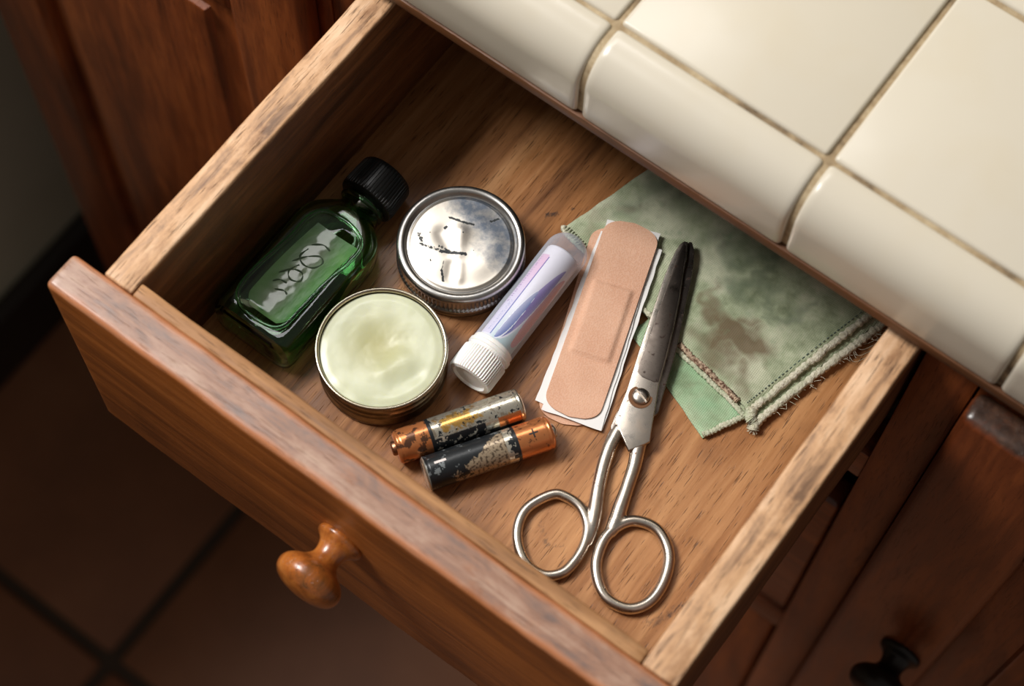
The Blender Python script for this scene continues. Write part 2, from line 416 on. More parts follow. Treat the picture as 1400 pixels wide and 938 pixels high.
finish(box(25.4, 235.2, 470, 480, -70, -4, .8), 'back_panel', M['bottom'], D, od)
bm = bmesh.new(); nx, ny = 260, 330
x0, x1, y0, y1 = 25.2, 235.4, 19.7, 470
grid = [[bm.verts.new((x0 + (x1 - x0) * i / nx, y0 + (y1 - y0) * (j / ny) ** 1.3, FZ)) for i in range(nx + 1)] for j in range(ny + 1)]
for j in range(ny):
    for i in range(nx): bm.faces.new((grid[j][i], grid[j][i + 1], grid[j + 1][i + 1], grid[j + 1][i]))
lo = [bm.verts.new((x, y, FZ - 5)) for x, y in ((x0, y0), (x1, y0), (x1, y1), (x0, y1))]
bm.faces.new(lo); bm.faces.new([grid[0][i] for i in range(nx + 1)] + [lo[1], lo[0]]); bm.faces.new([grid[ny][i] for i in range(nx + 1)] + [lo[2], lo[3]])
bm.faces.new([grid[j][0] for j in range(ny + 1)] + [lo[3], lo[0]]); bm.faces.new([grid[j][nx] for j in range(ny + 1)] + [lo[2], lo[1]])
bt = finish(bm, 'bottom_panel', M['bottom'], D, od, 30)
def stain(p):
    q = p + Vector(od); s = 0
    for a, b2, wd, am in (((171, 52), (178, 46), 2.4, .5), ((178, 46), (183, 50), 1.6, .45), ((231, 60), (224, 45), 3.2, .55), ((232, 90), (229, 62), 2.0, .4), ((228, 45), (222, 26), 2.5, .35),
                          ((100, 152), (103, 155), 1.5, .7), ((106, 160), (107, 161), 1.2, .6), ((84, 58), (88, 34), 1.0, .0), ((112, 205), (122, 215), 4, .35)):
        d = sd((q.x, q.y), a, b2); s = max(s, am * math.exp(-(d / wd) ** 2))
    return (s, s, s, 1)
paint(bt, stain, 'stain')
knob(M['knob'], (123.5, 0, -49), D, od, .94)

# ================================================================== THINGS IN THE DRAWER
def metal(name, c1, c2, rough, scale=120, spots=None, bump=.1, metal_=1.0):
    n = NT(name); a = n.noise(n.coord((scale,) * 3), 1, 5, .65)
    c = n.ramp(a, (.35, c1), (.7, c2))
    if spots:
        s = n.ramp(n.noise(n.coord((spots[1],) * 3, (3, 1, 2)), 1, 4, .65), (spots[2], 0.0), (spots[2] + .06, 1.0)); c = n.mix(s, c, spots[0])
        n.set(Metallic=n.ramp(s, (0, metal_), (1, metal_ * .4)))
    else: n.set(Metallic=metal_)
    n.set(Base_Color=c, Roughness=n.ramp(a, (.3, rough * .8), (.7, min(1, rough * 1.4)))); n.bump(a, bump, .0005); return n.m
M['steel'] = metal('worn_nickel_steel', srgb(214, 206, 196), srgb(176, 162, 148), .27, 150, (srgb(110, 80, 58), 330, .66), bump=.03)
M['darksteel'] = metal('dark_ground_steel', srgb(128, 118, 110), srgb(80, 72, 66), .30, 180, (srgb(54, 38, 30), 420, .60), bump=.05)
M['midsteel'] = metal('dull_grey_steel', srgb(160, 150, 142), srgb(96, 86, 80), .3, 180, (srgb(70, 50, 40), 420, .60), bump=.05)
M['tin'] = metal('tinplate', srgb(200, 196, 190), srgb(150, 150, 150), .30, 90, (srgb(70, 72, 74), 500, .68))
M['tinb'] = metal('aged_tinplate', srgb(170, 158, 138), srgb(112, 100, 82), .32, 70, (srgb(58, 48, 38), 300, .66))
M['brassrim'] = metal('bright_rim', srgb(206, 198, 180), srgb(170, 158, 136), .25, 60)

# ---- open tin of salve
cB = (89.1, 65.4, FZ)
tb = thing('salve_tin', 'open round tin full of pale yellow salve, beside the batteries', 'tin', cB)
pB = [(0, 0.0), (21.5, 0.0), (22.9, .3), (23.6, 1.0), (23.7, 2.0), (23.2, 2.6), (23.3, 6.2), (23.0, 6.6), (23.6, 7.4), (23.0, 8.2), (23.2, 9.6), (22.9, 10), (23.5, 10.8), (22.9, 11.6), (23.2, 15.6), (23.9, 16.3),
      (24.1, 17.2), (23.9, 17.9), (23.4, 18.1), (22.9, 17.8), (22.7, 17.1), (22.7, 13), (0, 13)]
finish(xf(lathe(pB, 128), Matrix.Translation(cB)), 'tin_body', M['tinb'], tb, cB, 45)
finish(xf(lathe([(24.15, 17.2), (23.95, 17.95), (23.4, 18.2), (22.85, 17.85), (22.6, 17.2), (22.9, 16.9), (23.8, 16.6), (24.15, 17.2)], 128), Matrix.Translation(cB)), 'rolled_rim', M['brassrim'], tb, cB, 60)
bm = bmesh.new(); NR, NT_ = 60, 144; rings = []
for i in range(NR + 1):
    r = 22.65 * i / NR; row = []
    for k in range(NT_ if i else 1):
        t = 2 * PI * k / NT_; x, y = r * math.cos(t), r * math.sin(t)
        z = 16.3 + .5 * sm(22.7, 19, r) - .6 * sm(22.2, 22.65, r)
        d1 = Vector((x + 2, y - 1)).length; z -= 1.5 * math.exp(-(d1 / 9) ** 2)                      # finger hollow
        z += .75 * math.exp(-(sd((x, y), (6, -6), (9, 1)) / 4.2) ** 2) - .5 * math.exp(-(sd((x, y), (13, -9), (16, 0)) / 3.0) ** 2)
        a = math.atan2(y + .5, x + 1.5); z += .025 * math.sin(d1 * .9 + a * 2.0) * sm(4, 10, d1) * sm(22.5, 17, r)
        z += .22 * noise.noise(Vector((x * .16, y * .16, 2))) + .03 * noise.noise(Vector((x * .6, y * .6, 5)))
        row.append(bm.verts.new((x, y, z)))
    rings.append(row)
for a, c in zip(rings, rings[1:]):
    for k in range(NT_):
        if len(a) == 1: bm.faces.new((a[0], c[k], c[(k + 1) % NT_]))
        else: bm.faces.new((a[k], c[k], c[(k + 1) % NT_], a[(k + 1) % NT_]))
bot = bm.verts.new((0, 0, 13.2))
for k in range(NT_): bm.faces.new((rings[-1][k], bot, rings[-1][(k + 1) % NT_]))
n = NT('pale_salve'); v = n.noise(n.coord((60, 60, 60)), 1, 3)
gx = n.n('ShaderNodeTexGradient', gradient_type='SPHERICAL'); mp = n.coord((62, 62, 10), (.12, -.06, -.16)); n.l(mp, gx.inputs[0])
n.set(Base_Color=n.mix(gx.outputs['Fac'], n.ramp(v, (.35, srgb(206, 209, 180)), (.7, srgb(196, 200, 168))), srgb(176, 172, 118)), Roughness=.36)
n.b.inputs['Subsurface Weight'].default_value = .35; n.b.inputs['Subsurface Radius'].default_value = (1, .9, .4); n.b.inputs['Subsurface Scale'].default_value = .002
n.b.inputs['Coat Weight'].default_value = .4; n.b.inputs['Coat Roughness'].default_value = .25
n.bump(n.noise(n.coord((160, 240, 200)), 1, 3), .14, .0006); M['salve'] = n.m
finish(xf(bm, Matrix.Translation(cB)), 'salve', M['salve'], tb, cB, 180)

# ---- closed tin with dented lid
cA = (85.7, 117.2, FZ)
ta = thing('lidded_tin', 'closed round tin with dented scratched silver lid, beside bottle', 'tin', cA)
finish(xf(lathe([(0, 0), (22.8, 0), (23.6, .5), (23.9, 1.4), (23.6, 2.4), (23.2, 2.8), (23.2, 5.2), (0, 5.2)], 128), Matrix.Translation(cA)), 'tin_body', M['tinb'], ta, cA, 45)
def krib(i, t): return .22 * math.sin(t * 95) if 5 <= i <= 8 else 0
pL = [(0, 5.3), (23.4, 5.3), (23.9, 4.6), (24.3, 4.9), (24.3, 5.9), (23.5, 6.6), (23.7, 7.4), (23.7, 11.0), (23.5, 11.9), (24.0, 12.8), (24.0, 14.6), (23.6, 15.5), (22.7, 16.0), (21.6, 15.9), (20.9, 15.4), (20.5, 14.6), (20.0, 14.2), (19.6, 14.3)]
lid = finish(xf(lathe(pL, 380, rib=krib), Matrix.Translation(cA)), 'lid_rim', M['tin'], ta, cA, 50)
bm = bmesh.new(); NR, NA = 110, 300; rings = []
def lidz(x, y):
    z = 14.9 - .5 * sm(18.3, 19.7, math.hypot(x, y)) - .25 * sm(10, 19, math.hypot(x, y))
    # local x right, y back; dents follow two oblique creases
    z -= .55 * math.exp(-(sd((x, y), (-8, -1), (-1, -4)) / 3.4) ** 2) + .4 * math.exp(-(sd((x, y), (3, -9), (5, -13)) / 2.6) ** 2)
    z += .42 * math.exp(-(sd((x, y), (-3, 4), (1.5, -4.5)) / 2.6) ** 2) + .35 * math.exp(-(sd((x, y), (5, -8), (8, -12)) / 2.0) ** 2)
    z += .14 * noise.noise(Vector((x * .12, y * .12, 9)))
    return z
for i in range(NR + 1):
    r = 19.8 * i / NR
    rings.append([bm.verts.new((r * math.cos(2 * PI * k / NA), r * math.sin(2 * PI * k / NA), lidz(r * math.cos(2 * PI * k / NA), r * math.sin(2 * PI * k / NA)))) for k in range(NA if i else 1)])
for a, c in zip(rings, rings[1:]):
    for k in range(NA):
        if len(a) == 1: bm.faces.new((a[0], c[k], c[(k + 1) % NA]))
        else: bm.faces.new((a[k], c[k], c[(k + 1) % NA], a[(k + 1) % NA]))
n = NT('scratched_lid_metal_painted_reflection'); at = n.n('ShaderNodeAttribute'); at.attribute_name = 'stain'
sep = n.n('ShaderNodeSeparateColor'); n.l(at.outputs['Color'], sep.inputs[0])  # red channel: dark flakes; green channel: painted reflection tone
fn = n.noise(n.coord((900, 900, 900)), 1, 4, .7); mn = n.noise(n.coord((170, 170, 170)), 1, 5, .65)
fl_ = n.ramp(n.math('ADD', sep.outputs[0], n.math('MULTIPLY', n.math('SUBTRACT', fn, .5), 1.3)), (.5, 0.0), (.6, 1.0))
refl_ = n.ramp(n.math('ADD', sep.outputs[1], n.math('MULTIPLY', n.math('SUBTRACT', mn, .5), 1.6)), (.3, 0.0), (1.0, 1.0))
base = n.mix(refl_, srgb(216, 208, 196), srgb(112, 120, 132)); base = n.mix(fl_, base, srgb(36, 40, 42))
n.set(Base_Color=base, Metallic=n.ramp(fl_, (0, 1.0), (1, .1)), Roughness=n.ramp(refl_, (0, .36), (1, .5))); n.bump(mn, .12, .0004); M['lid'] = n.m
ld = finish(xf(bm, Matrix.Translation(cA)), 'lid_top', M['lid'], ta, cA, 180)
def lid_flakes_refl(p):
    x, y = p.x, p.y; f = 0
    for a, b2, wd, am in (((-10, 6), (-3, 8), .8, .75), ((-3, 8), (-1, 9), .7, .9), ((-12, -9), (-4, -7), 1.2, .62), ((-15, -6), (-11, -9), 1.4, .6), ((-4, -7), (4, -2.5), .9, .85), ((-6, -5.5), (-1, -5), 1.2, .6), ((1, -13), (4, -16), .7, .8), ((-1.5, -8), (1, -13), .4, .5), ((-8.5, 2.2), (-8.6, 1.6), .8, .9),
                          ((3.5, 14), (5, 16.5), .7, .8), ((-2, 4), (-1.9, 4), .4, .9), ((-2.6, .6), (-2.5, .6), .4, .9), ((-12, -3.2), (-12, -3.2001), .5, .8), ((-5, -12), (-4.6, -12.4), .5, .7), ((5.4, .6), (5.5, .5), .4, .8)):
        f = max(f, am * math.exp(-(sd((x, y), a, b2) / wd) ** 2))
    c = sm(-2, 10, (x * .1 + y * .8) + .2 * x) * .9  # dark bluish reflection painted towards the back of the lid
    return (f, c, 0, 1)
paint(ld, lid_flakes_refl, 'stain')

# ---- green bottle lying flat
oB = (46, 70, FZ)
bo = thing('glass_bottle', 'green glass bottle with black ribbed cap lying against the left side', 'bottle', oB)
CROWN = -1.7
def crown(x, y): return CROWN * sm(44, 52, y) * sm(100, 92, y) * (1 - min(1, abs(x - BX) / 13.5) ** 2)
def rrect(hw, hh, r, n=6):
    out = []
    for cx, cy, a0 in ((hw - r, hh - r, 0), (-hw + r, hh - r, 90), (-hw + r, -hh + r, 180), (hw - r, -hh + r, 270)):
        for k in range(n + 1): a = math.radians(a0 + 90 * k / n); out.append((cx + r * math.cos(a), cy + r * math.sin(a)))
        if a0 == 0: out += [((hw - r) * (1 - 2 * k / 24), hh) for k in range(1, 24)]
    return out
BX, BZ = 46.2, FZ + 10.3
def bottle_shell(ins, rev=False):
    S = [(41.2, 14.6, 7.6, 4), (41.6, 15.8, 8.8, 4.4), (43, 17.0, 9.8, 4.8), (45.5, 17.5, 10.2, 5), (48, 17.5, 10.2, 5), (50, 17.5, 10.2, 5), (52, 17.5, 10.2, 5), (60, 17.5, 10.2, 5), (70, 17.5, 10.2, 5), (80, 17.5, 10.2, 5), (90, 17.5, 10.2, 5.5), (93, 17.2, 10.1, 6.3), (95, 16.7, 10.0, 7), (97, 15.9, 9.9, 7.5), (99, 14.6, 9.7, 7.8), (101, 12.8, 9.3, 8), (102.5, 11.0, 9.0, 8), (104, 9.2, 8.6, 8), (106, 8.4, 8.3, 8), (108, 8.2, 8.2, 8), (113, 8.2, 8.2, 8)]
    bm = bmesh.new(); rows = []
    for y, hw, hh, r in S:
        if ins and y < 45: y = y + ins * 1.1 * (45 - y) / 3.8 if y > 41 else y + ins
        hw2, hh2 = hw - ins, hh - ins; rr = min(r, hw2 - .01, hh2 - .01)
        rows.append([bm.verts.new((BX + a, y, BZ + c + (crown(BX + a, y) if c > 0 else 0))) for a, c in rrect(hw2, hh2, max(.5, rr))])
    for a, c in zip(rows, rows[1:]):
        for k in range(len(a)): bm.faces.new((a[k], a[(k + 1) % len(a)], c[(k + 1) % len(a)], c[k]))
    bm.faces.new(rows[0]); bm.faces.new(rows[-1])
    return bm
# outer wall with pressed panel outline on the broad face
bm = bottle_shell(0)
n = NT('green_glass'); n.set(Base_Color=(.50, .90, .52, 1), Roughness=.03, Transmission_Weight=1.0, IOR=1.48)
n.bump(n.noise(n.coord((55, 30, 40)), 1, 2), .35, .002); M['glass'] = n.m
gl = finish(bm, 'glass_body', M['glass'], bo, oB, 35)
bmi = bottle_shell(1.9)
gi = finish(bmi, 'glass_inner', M['glass'], None, oB, 35); gi.location = (0, 0, 0)
# merge the inner wall (flipped) into the glass body: one hollow body
me = gl.data; b1 = bmesh.new(); b1.from_mesh(me); nf = len(b1.faces); b1.from_mesh(gi.data); b1.faces.ensure_lookup_table()
bmesh.ops.reverse_faces(b1, faces=b1.faces[nf:]); b1.to_mesh(me); b1.free(); me.shade_smooth(); me.set_sharp_from_angle(angle=math.radians(35)); bpy.data.objects.remove(gi)
# raised panel ridge on the upper broad face
ridge = catmull([(Vector(p).to_3d()) for p in ((35.6, 50), (41, 46.6), (51, 46.6), (56.4, 50), (57.4, 60), (58.2, 72), (60, 84), (59.4, 92), (54, 96), (46, 96.8), (39, 95.2), (36.2, 90), (36, 80), (34.4, 66), (34, 56))], 8, True)
M['glassridge'] = plain('green_glass_ridge', (.45, .88, .48, 1), .05, 0, Transmission_Weight=1.0, IOR=1.48)
rg = bmesh.new(); tube(rg, [Vector((p.x - .6, p.y, BZ + 10.15 + crown(p.x - .6, p.y))) for p in ridge], .8, 10, True, .55)
finish(rg, 'pressed_panel_ridge', M['glassridge'], bo, oB, 60)
# label pasted inside the panel
lab = bmesh.new(); NXL, NYL = 60, 110; LG = {}
for j in range(NYL + 1):
    for i in range(NXL + 1):
        x = 37.6 + 19.0 * i / NXL; y = 49.5 + 41 * j / NYL
        x += 2.2 * (j / NYL) ** 1.5 - .6 * math.sin(j / NYL * PI)
        if j < 14:   # rounded lower corners
            c = 1 - j / 14; e = abs(i / NXL - .5) * 2; y += 0; x = (x - 47.2) * (1 - .35 * c * c) + 47.2
        LG[i, j] = lab.verts.new((x, y, BZ + 10.26 + crown(x, y) + .05 * noise.noise(Vector((x * .3, y * .3, 0)))))
for j in range(NYL):
    for i in range(NXL): lab.faces.new((LG[i, j], LG[i + 1, j], LG[i + 1, j + 1], LG[i, j + 1]))
n = NT('green_paper_label'); v = n.noise(n.coord((90, 90, 90)), 1, 4, .6)
base = n.ramp(v, (.35, srgb(62, 128, 54)), (.7, srgb(98, 156, 78)))
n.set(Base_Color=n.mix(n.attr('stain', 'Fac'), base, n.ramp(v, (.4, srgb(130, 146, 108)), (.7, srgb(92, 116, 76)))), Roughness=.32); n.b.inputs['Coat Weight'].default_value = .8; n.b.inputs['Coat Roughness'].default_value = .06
n.bump(n.noise(n.coord((120, 60, 60)), 1, 4), .5, .001); M['label'] = n.m
lb = finish(lab, 'label', M['label'], bo, oB, 180); lb['label'] = 'faded green paper label'
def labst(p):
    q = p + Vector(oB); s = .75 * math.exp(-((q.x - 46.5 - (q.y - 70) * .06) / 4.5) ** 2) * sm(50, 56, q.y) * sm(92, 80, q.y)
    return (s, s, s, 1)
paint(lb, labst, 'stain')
# worn monogram on the label: looping dark strokes
M['ink'] = plain('faded_ink', srgb(58, 86, 52), .5)
mk = bmesh.new()
for pts in (((41, 66), (44, 70), (48, 71), (49.5, 68), (46, 66.5), (43.5, 69), (45, 73)), ((42, 72.5), (45, 77), (49, 80), (51.5, 78.5), (50, 75), (46, 74), (43, 76), (43.6, 80)), ((43.5, 82), (47, 84.5), (50.5, 84)), ((41.4, 62), (43, 64), (46, 64.5)), ((44, 60), (47, 61.5), (49, 61))):
    cv = catmull([(x, y, 0) for x, y in pts], 8)
    tube(mk, [Vector((p.x, p.y, BZ + 10.34 + crown(p.x, p.y))) for p in cv], [.12 + .26 * abs(math.sin(i * .35)) for i in range(len(cv))], 6, False, .35)
finish(mk, 'label_monogram', M['ink'], lb, oB, 60)
# neck ring and ribbed cap
finish(xf(lathe([(8.2, 0), (9.2, .3), (9.6, 1), (9.2, 1.8), (8.3, 2.1), (8.2, 0)], 64), axis_mat((BX - .8, 107.2, BZ), (BX - .8, 120, BZ))), 'neck_ring', M['glassridge'], bo, oB, 60)
def crib(i, t): return .28 * (1 if math.sin(t * 52) > 0 else -.4) if 3 <= i <= 6 else 0
M['blackcap'] = plain('black_plastic', srgb(26, 28, 28), .34)
finish(xf(lathe([(0, 0), (10.6, 0), (11.2, .5), (11.2, 1.6), (11.2, 3.2), (10.7, 12.0), (10.5, 13.2), (9.9, 14.3), (8.6, 14.8), (0, 14.8)], 416, rib=crib), axis_mat((BX - .8, 110.6, BZ + .6), (BX - 1.0, 125, BZ + .6))), 'ribbed_cap', M['blackcap'], bo, oB, 50)

# ---- inhaler stick
p0, p1 = Vector((119.3, 77.6, FZ + 8.9)), Vector((117.4, 147.6, FZ + 8.5))
oI = (118, 112, FZ)
inh = thing('inhaler_stick', 'white inhaler stick under a clear lilac-printed tube, beside dented tin', 'inhaler', oI)
AM = axis_mat(p0, p1)
M['whiteplastic'] = plain('white_plastic', srgb(238, 236, 232), .34); M['whiteplastic'].node_tree.nodes['Principled BSDF'].inputs['Subsurface Weight'].default_value = .15
M['whiteplastic'].node_tree.nodes['Principled BSDF'].inputs['Subsurface Scale'].default_value = .002
def irib(i, t): return .24 * (1 - abs(math.sin(t * 26)) * 2) if 3 <= i <= 5 else 0
finish(xf(lathe([(0, .9), (6.3, .9), (6.9, 0), (8.4, .3), (8.8, 1.0), (8.8, 10.2), (8.4, 10.8), (8.4, 12.0), (8.8, 12.3), (8.8, 13.6), (8.3, 14), (8.3, 15.4), (8.1, 15.8), (6.7, 16), (0, 16)], 312, rib=irib), AM), 'ribbed_base', M['whiteplastic'], inh, oI, 45)
# inner printed tube
bm = bmesh.new(); NA, NL = 280, 330; rings = []
for j in range(NL + 1):
    h = 15.5 + 44.5 * j / NL; rings.append([bm.verts.new((6.9 * math.cos(2 * PI * k / NA), 6.9 * math.sin(2 * PI * k / NA), h)) for k in range(NA)])
for a, c in zip(rings, rings[1:]):
    for k in range(NA): bm.faces.new((a[k], c[k], c[(k + 1) % NA], a[(k + 1) % NA]))
tops = [rings[-1]]
for r, h in ((6.6, 60.6), (5.6, 61), (0.01, 61)):
    row = [bm.verts.new((r * math.cos(2 * PI * k / NA), r * math.sin(2 * PI * k / NA), h)) for k in range(NA)]
    for k in range(NA): bm.faces.new((tops[-1][k], row[k], row[(k + 1) % NA], tops[-1][(k + 1) % NA]))
    tops.append(row)
n = NT('printed_sleeve'); n.set(Base_Color=n.attr('col'), Roughness=.35); M['print'] = n.m
xf(bm, AM); it = finish(bm, 'printed_tube', M['print'], inh, oI, 60)
AI = AM.inverted()
Wt, LI, PU, BL, TE, PK, SA = [srgb(*c)[:3] for c in ((232, 228, 236), (176, 156, 214), (104, 66, 156), (62, 90, 168), (126, 186, 180), (232, 176, 208), (226, 148, 128))]
def ip(p):
    q = AI @ (p + Vector(oI)); a = math.degrees(math.atan2(q.y, q.x)); h = q.z          # a=90 is up; local x points to world +x or -x
    u = (90 - a)                      # signed degrees round from the top
    if u > 180: u -= 360
    u = u * USGN
    c = Wt
    if h > 58: return c
    t = (h - 17) / 40.0
    # teal to white wash near the base
    c = lerp(Wt, TE, .55 * sm(.45, .0, t) * sm(-40, 0, u))
    # lilac strip on the left shoulder with pink top
    if -62 < u < -24 and .0 < t < .97: c = lerp(lerp(Wt, LI, .35), PK, .8 * sm(.3, .9, t))
    if abs(u + 22 ) < 2.2 and 0 < t < .95: c = lerp(BL, PU, t)
    if abs(u + 64) < 1.6 and .1 < t < .9: c = LI
    # small illegible print: two columns of tiny strokes
    if -56 < u < -46 and .38 < t < .96 and (math.sin(t * 230) + .8 * math.sin(t * 97 + 2) > -.1) and noise.noise(Vector((u * .5, t * 90, 1))) > -.15: c = lerp(PU, PK, .25)
    if -42 < u < -30 and .03 < t < .40 and noise.noise(Vector((u * .22, t * 120, 4))) > .12: c = lerp(BL, Wt, .45)
    # leaf shapes
    def leaf(u0, t0, u1, t1, w):
        L = math.hypot((u1 - u0) / 55, (t1 - t0)); du, dt = (u1 - u0) / 55 / L, (t1 - t0) / L
        x, y = (u - u0) / 55, t - t0; s = (x * du + y * dt) / L; d = -x * dt + y * du + .06 * math.sin(s * PI)
        return s, d / (w * (math.sin(max(0, min(1, s)) * PI) ** .7 + 1e-4)) if 0 < s < 1 else 9
    s, d = leaf(52, .05, 78, .86, .42)
    if abs(d) < 1: c = lerp(SA, LI, .3 * abs(d))
    s, d = leaf(0, .02, 52, .93, .26)
    if abs(d) < 1: c = lerp(PU, LI, sm(.2, 1, abs(d)) * .5) if s > .35 else lerp(BL, PU, .4)
    if .95 < abs(d) < 1.15: c = Wt
    s, d = leaf(-6, .0, 20, .60, .2)
    if abs(d) < 1: c = lerp(BL, Wt, .5 * (d + 1) / 2)
    if .95 < abs(d) < 1.15: c = (.9, .9, .95)
    return c
USGN = 1 if (AM.to_3x3() @ Vector((1, 0, 0))).x > 0 else -1
paint(it, ip)
# clear sleeve
prof = [(7.25, 14.6), (8.15, 14.6), (8.3, 15.0)] + [(8.3, h) for h in (24, 40, 56)] + [(8.3, 62)]
for k in range(1, 13): a = PI / 2 * k / 12; prof.append((8.3 * math.cos(a) if k < 12 else 0, 62 + 8.0 * math.sin(a)))
n = NT('clear_frosted_plastic'); tr = n.n('ShaderNodeBsdfTransparent'); tr.inputs[0].default_value = (.98, .985, 1, 1); mx = n.n('ShaderNodeMixShader'); lw = n.n('ShaderNodeLayerWeight'); lw.inputs[0].default_value = .35
n.set(Base_Color=srgb(214, 220, 232), Roughness=.16); n.l(n.ramp(lw.outputs['Facing'], (0, .15), (1, .72)), mx.inputs[0]); n.l(tr.outputs[0], mx.inputs[1]); n.l(n.b.outputs[0], mx.inputs[2]); n.l(mx.outputs[0], n.out.inputs[0]); M['clear'] = n.m
sl = finish(xf(lathe(prof, 96), AM), 'clear_tube', M['clear'], inh, oI, 60)

# ---- batteries
def batt_mat():
    n = NT('worn_battery_foil'); a = n.n('ShaderNodeAttribute'); a.attribute_name = 'col'
    n.set(Base_Color=a.outputs['Color'], Metallic=n.math('MULTIPLY', a.outputs['Alpha'], .9), Roughness=n.ramp(a.outputs['Alpha'], (0, .36), (1, .22)))
    n.bump(n.noise(n.coord((500, 500, 500)), 1, 3), .12, .0004); return n.m
M['batt'] = batt_mat(); COP, BLK, SIL, YEL, DRK = [srgb(*c)[:3] for c in ((214, 136, 84), (30, 33, 36), (212, 206, 190), (214, 168, 90), (60, 50, 46))]
RB, LB = 6.35, 48.6
def battery(name, label, a, b, painter, nip_at_start):
    o = ((a[0] + b[0]) / 2, (a[1] + b[1]) / 2, FZ); t = thing(name, label, 'battery', o, None)
    A3 = axis_mat(Vector((a[0], a[1], FZ + RB)), Vector((b[0], b[1], FZ + RB)))
    bm = bmesh.new(); NA, NL = 200, 300; rings = []
    prof = [(0.01, .0), (4.6, 0), (5.4, .15), (5.9, .5), (RB, 1.1)] + [(RB, 1.1 + (LB - 2.2) * j / NL) for j in range(1, NL)] + [(RB, LB - 1.1), (5.9, LB - .5), (5.4, LB - .15), (4.6, LB), (0.01, LB)]
    for i, (r, h) in enumerate(prof):
        if 1.5 < h < 2.3 or LB - 2.3 < h < LB - 1.5: r -= .12
        rings.append([bm.verts.new((r * math.cos(2 * PI * k / NA), r * math.sin(2 * PI * k / NA), h)) for k in range(NA)])
    for p, q in zip(rings, rings[1:]):
        for k in range(NA): bm.faces.new((p[k], q[k], q[(k + 1) % NA], p[(k + 1) % NA]))
    body = finish(xf(bm, A3), 'battery_can', M['batt'], t, o, 50)
    Ai = A3.inverted(); sg = 1 if (A3.to_3x3() @ Vector((1, 0, 0))).y < 0 else -1
    def f(p):
        q = Ai @ (p + Vector(o)); u = (90 - math.degrees(math.atan2(q.y, q.x))); u = (u - 360 if u > 180 else u) * sg   # u > 0 towards the viewer side
        return painter(u, q.z, math.hypot(q.x, q.y))
    paint(body, f)
    z0, dr_ = (0, -1) if nip_at_start else (LB, 1)
    nb = lathe([(0, z0 - .5 * dr_), (2.7, z0 - .5 * dr_), (2.7, z0 + .7 * dr_), (2.4, z0 + 1.3 * dr_), (1.9, z0 + 1.5 * dr_), (0, z0 + 1.55 * dr_)], 32)
    nn = finish(xf(nb, A3), 'terminal_nub', M['copnub'] if nip_at_start else M['steel'], t, o, 50)
    return t, A3, o, sg, body
M['copnub'] = metal('copper_nub', srgb(196, 150, 120), srgb(130, 84, 58), .35, 200)
def fb(u, h, *s): return sum(noise.noise(Vector((math.radians(u) * RB * k, h * k, i * 7.1))) / (i + 1) for i, k in enumerate(s))
def p_first(u, h, r):
    if r < 5.0: return (*lerp(COP, DRK, .35), 1)
    if h < 12.6:
        k = fb(u, h, .25, .6, 1.6) + .25 * math.exp(-((u - 20) / 45) ** 2 - ((h - 8) / 5) ** 2)
        return (*lerp(COP, DRK, sm(.22, .42, k) * .85), .7)
    if h < 14.0: return (*BLK, .1)
    if h > LB - 2: return (*SIL, 1)
    c = SIL; m = .9
    if 36 < u < 130:
        if h > 38 and u < 75: c = COP
        elif h > 33 and u < 70: c = SIL
        else: c, m = BLK, .2; 
        if fb(u, h, .5, 1.5) > .33 and h < 36: c, m = SIL, .6
        return (*c, m)
    y = math.exp(-((h - 24) / 7.5) ** 2 - ((u + 5) / 34) ** 2) + fb(u, h, .4, 1.1) * .6
    c = lerp(c, YEL, sm(.35, .6, y)); 
    k = fb(u, h, .45, 1.2, 3.0); 
    if k > .5 or (k > .33 and abs(u + 28) < 10 and h < 30) or (k > .2 and abs(u - 26) < 5 and h < 34): c, m = BLK, .2
    elif k < -.35: c = lerp(c, (.28, .2, .12), .6)
    return (*c, m)
def p_second(u, h, r):
    if r < 5.0: return (*SIL, 1) if h < 5 else (*DRK, .6)
    if h < .9: return (*SIL, 1)
    if h > 35.2:
        k = fb(u, h, .5, 1.6, 3.5) + .12 * (u < -25)
        return (*lerp(COP, DRK, sm(.55, .62, k) * .7), .75)
    if h > 33.9: return (*BLK, .1)
    k = fb(u, h, .22, .6, 1.6, 3.2)
    edge = 17 + .12 * max(0, 40 - u) - .06 * u
    bare = sm(edge - 3, edge + 3, h + 7 * k) 
    if bare > .5 and h < 30.5 and u > -38: 
        return (*lerp(srgb(168, 150, 126)[:3], srgb(96, 82, 68)[:3], sm(.0, .35, fb(u, h, 1.1, 2.5))), .45)
    if h >= 29.5: return (*(SIL if k < .16 else BLK), .8 if k < .16 else .2)
    if k > .48: return (*srgb(120, 126, 128)[:3], .3)
    return (*BLK, .15)
battery('battery', 'old battery with silver and yellowed body touching the inhaler cap', (113.9, 41.2), (140.2, 82.3), p_first, True)
t2, A2, ob2, sg2, body2 = battery('battery', 'old battery with flaking black body and plus sign on copper end', (128.4, 39.5), (155.0, 80.3), p_second, False)
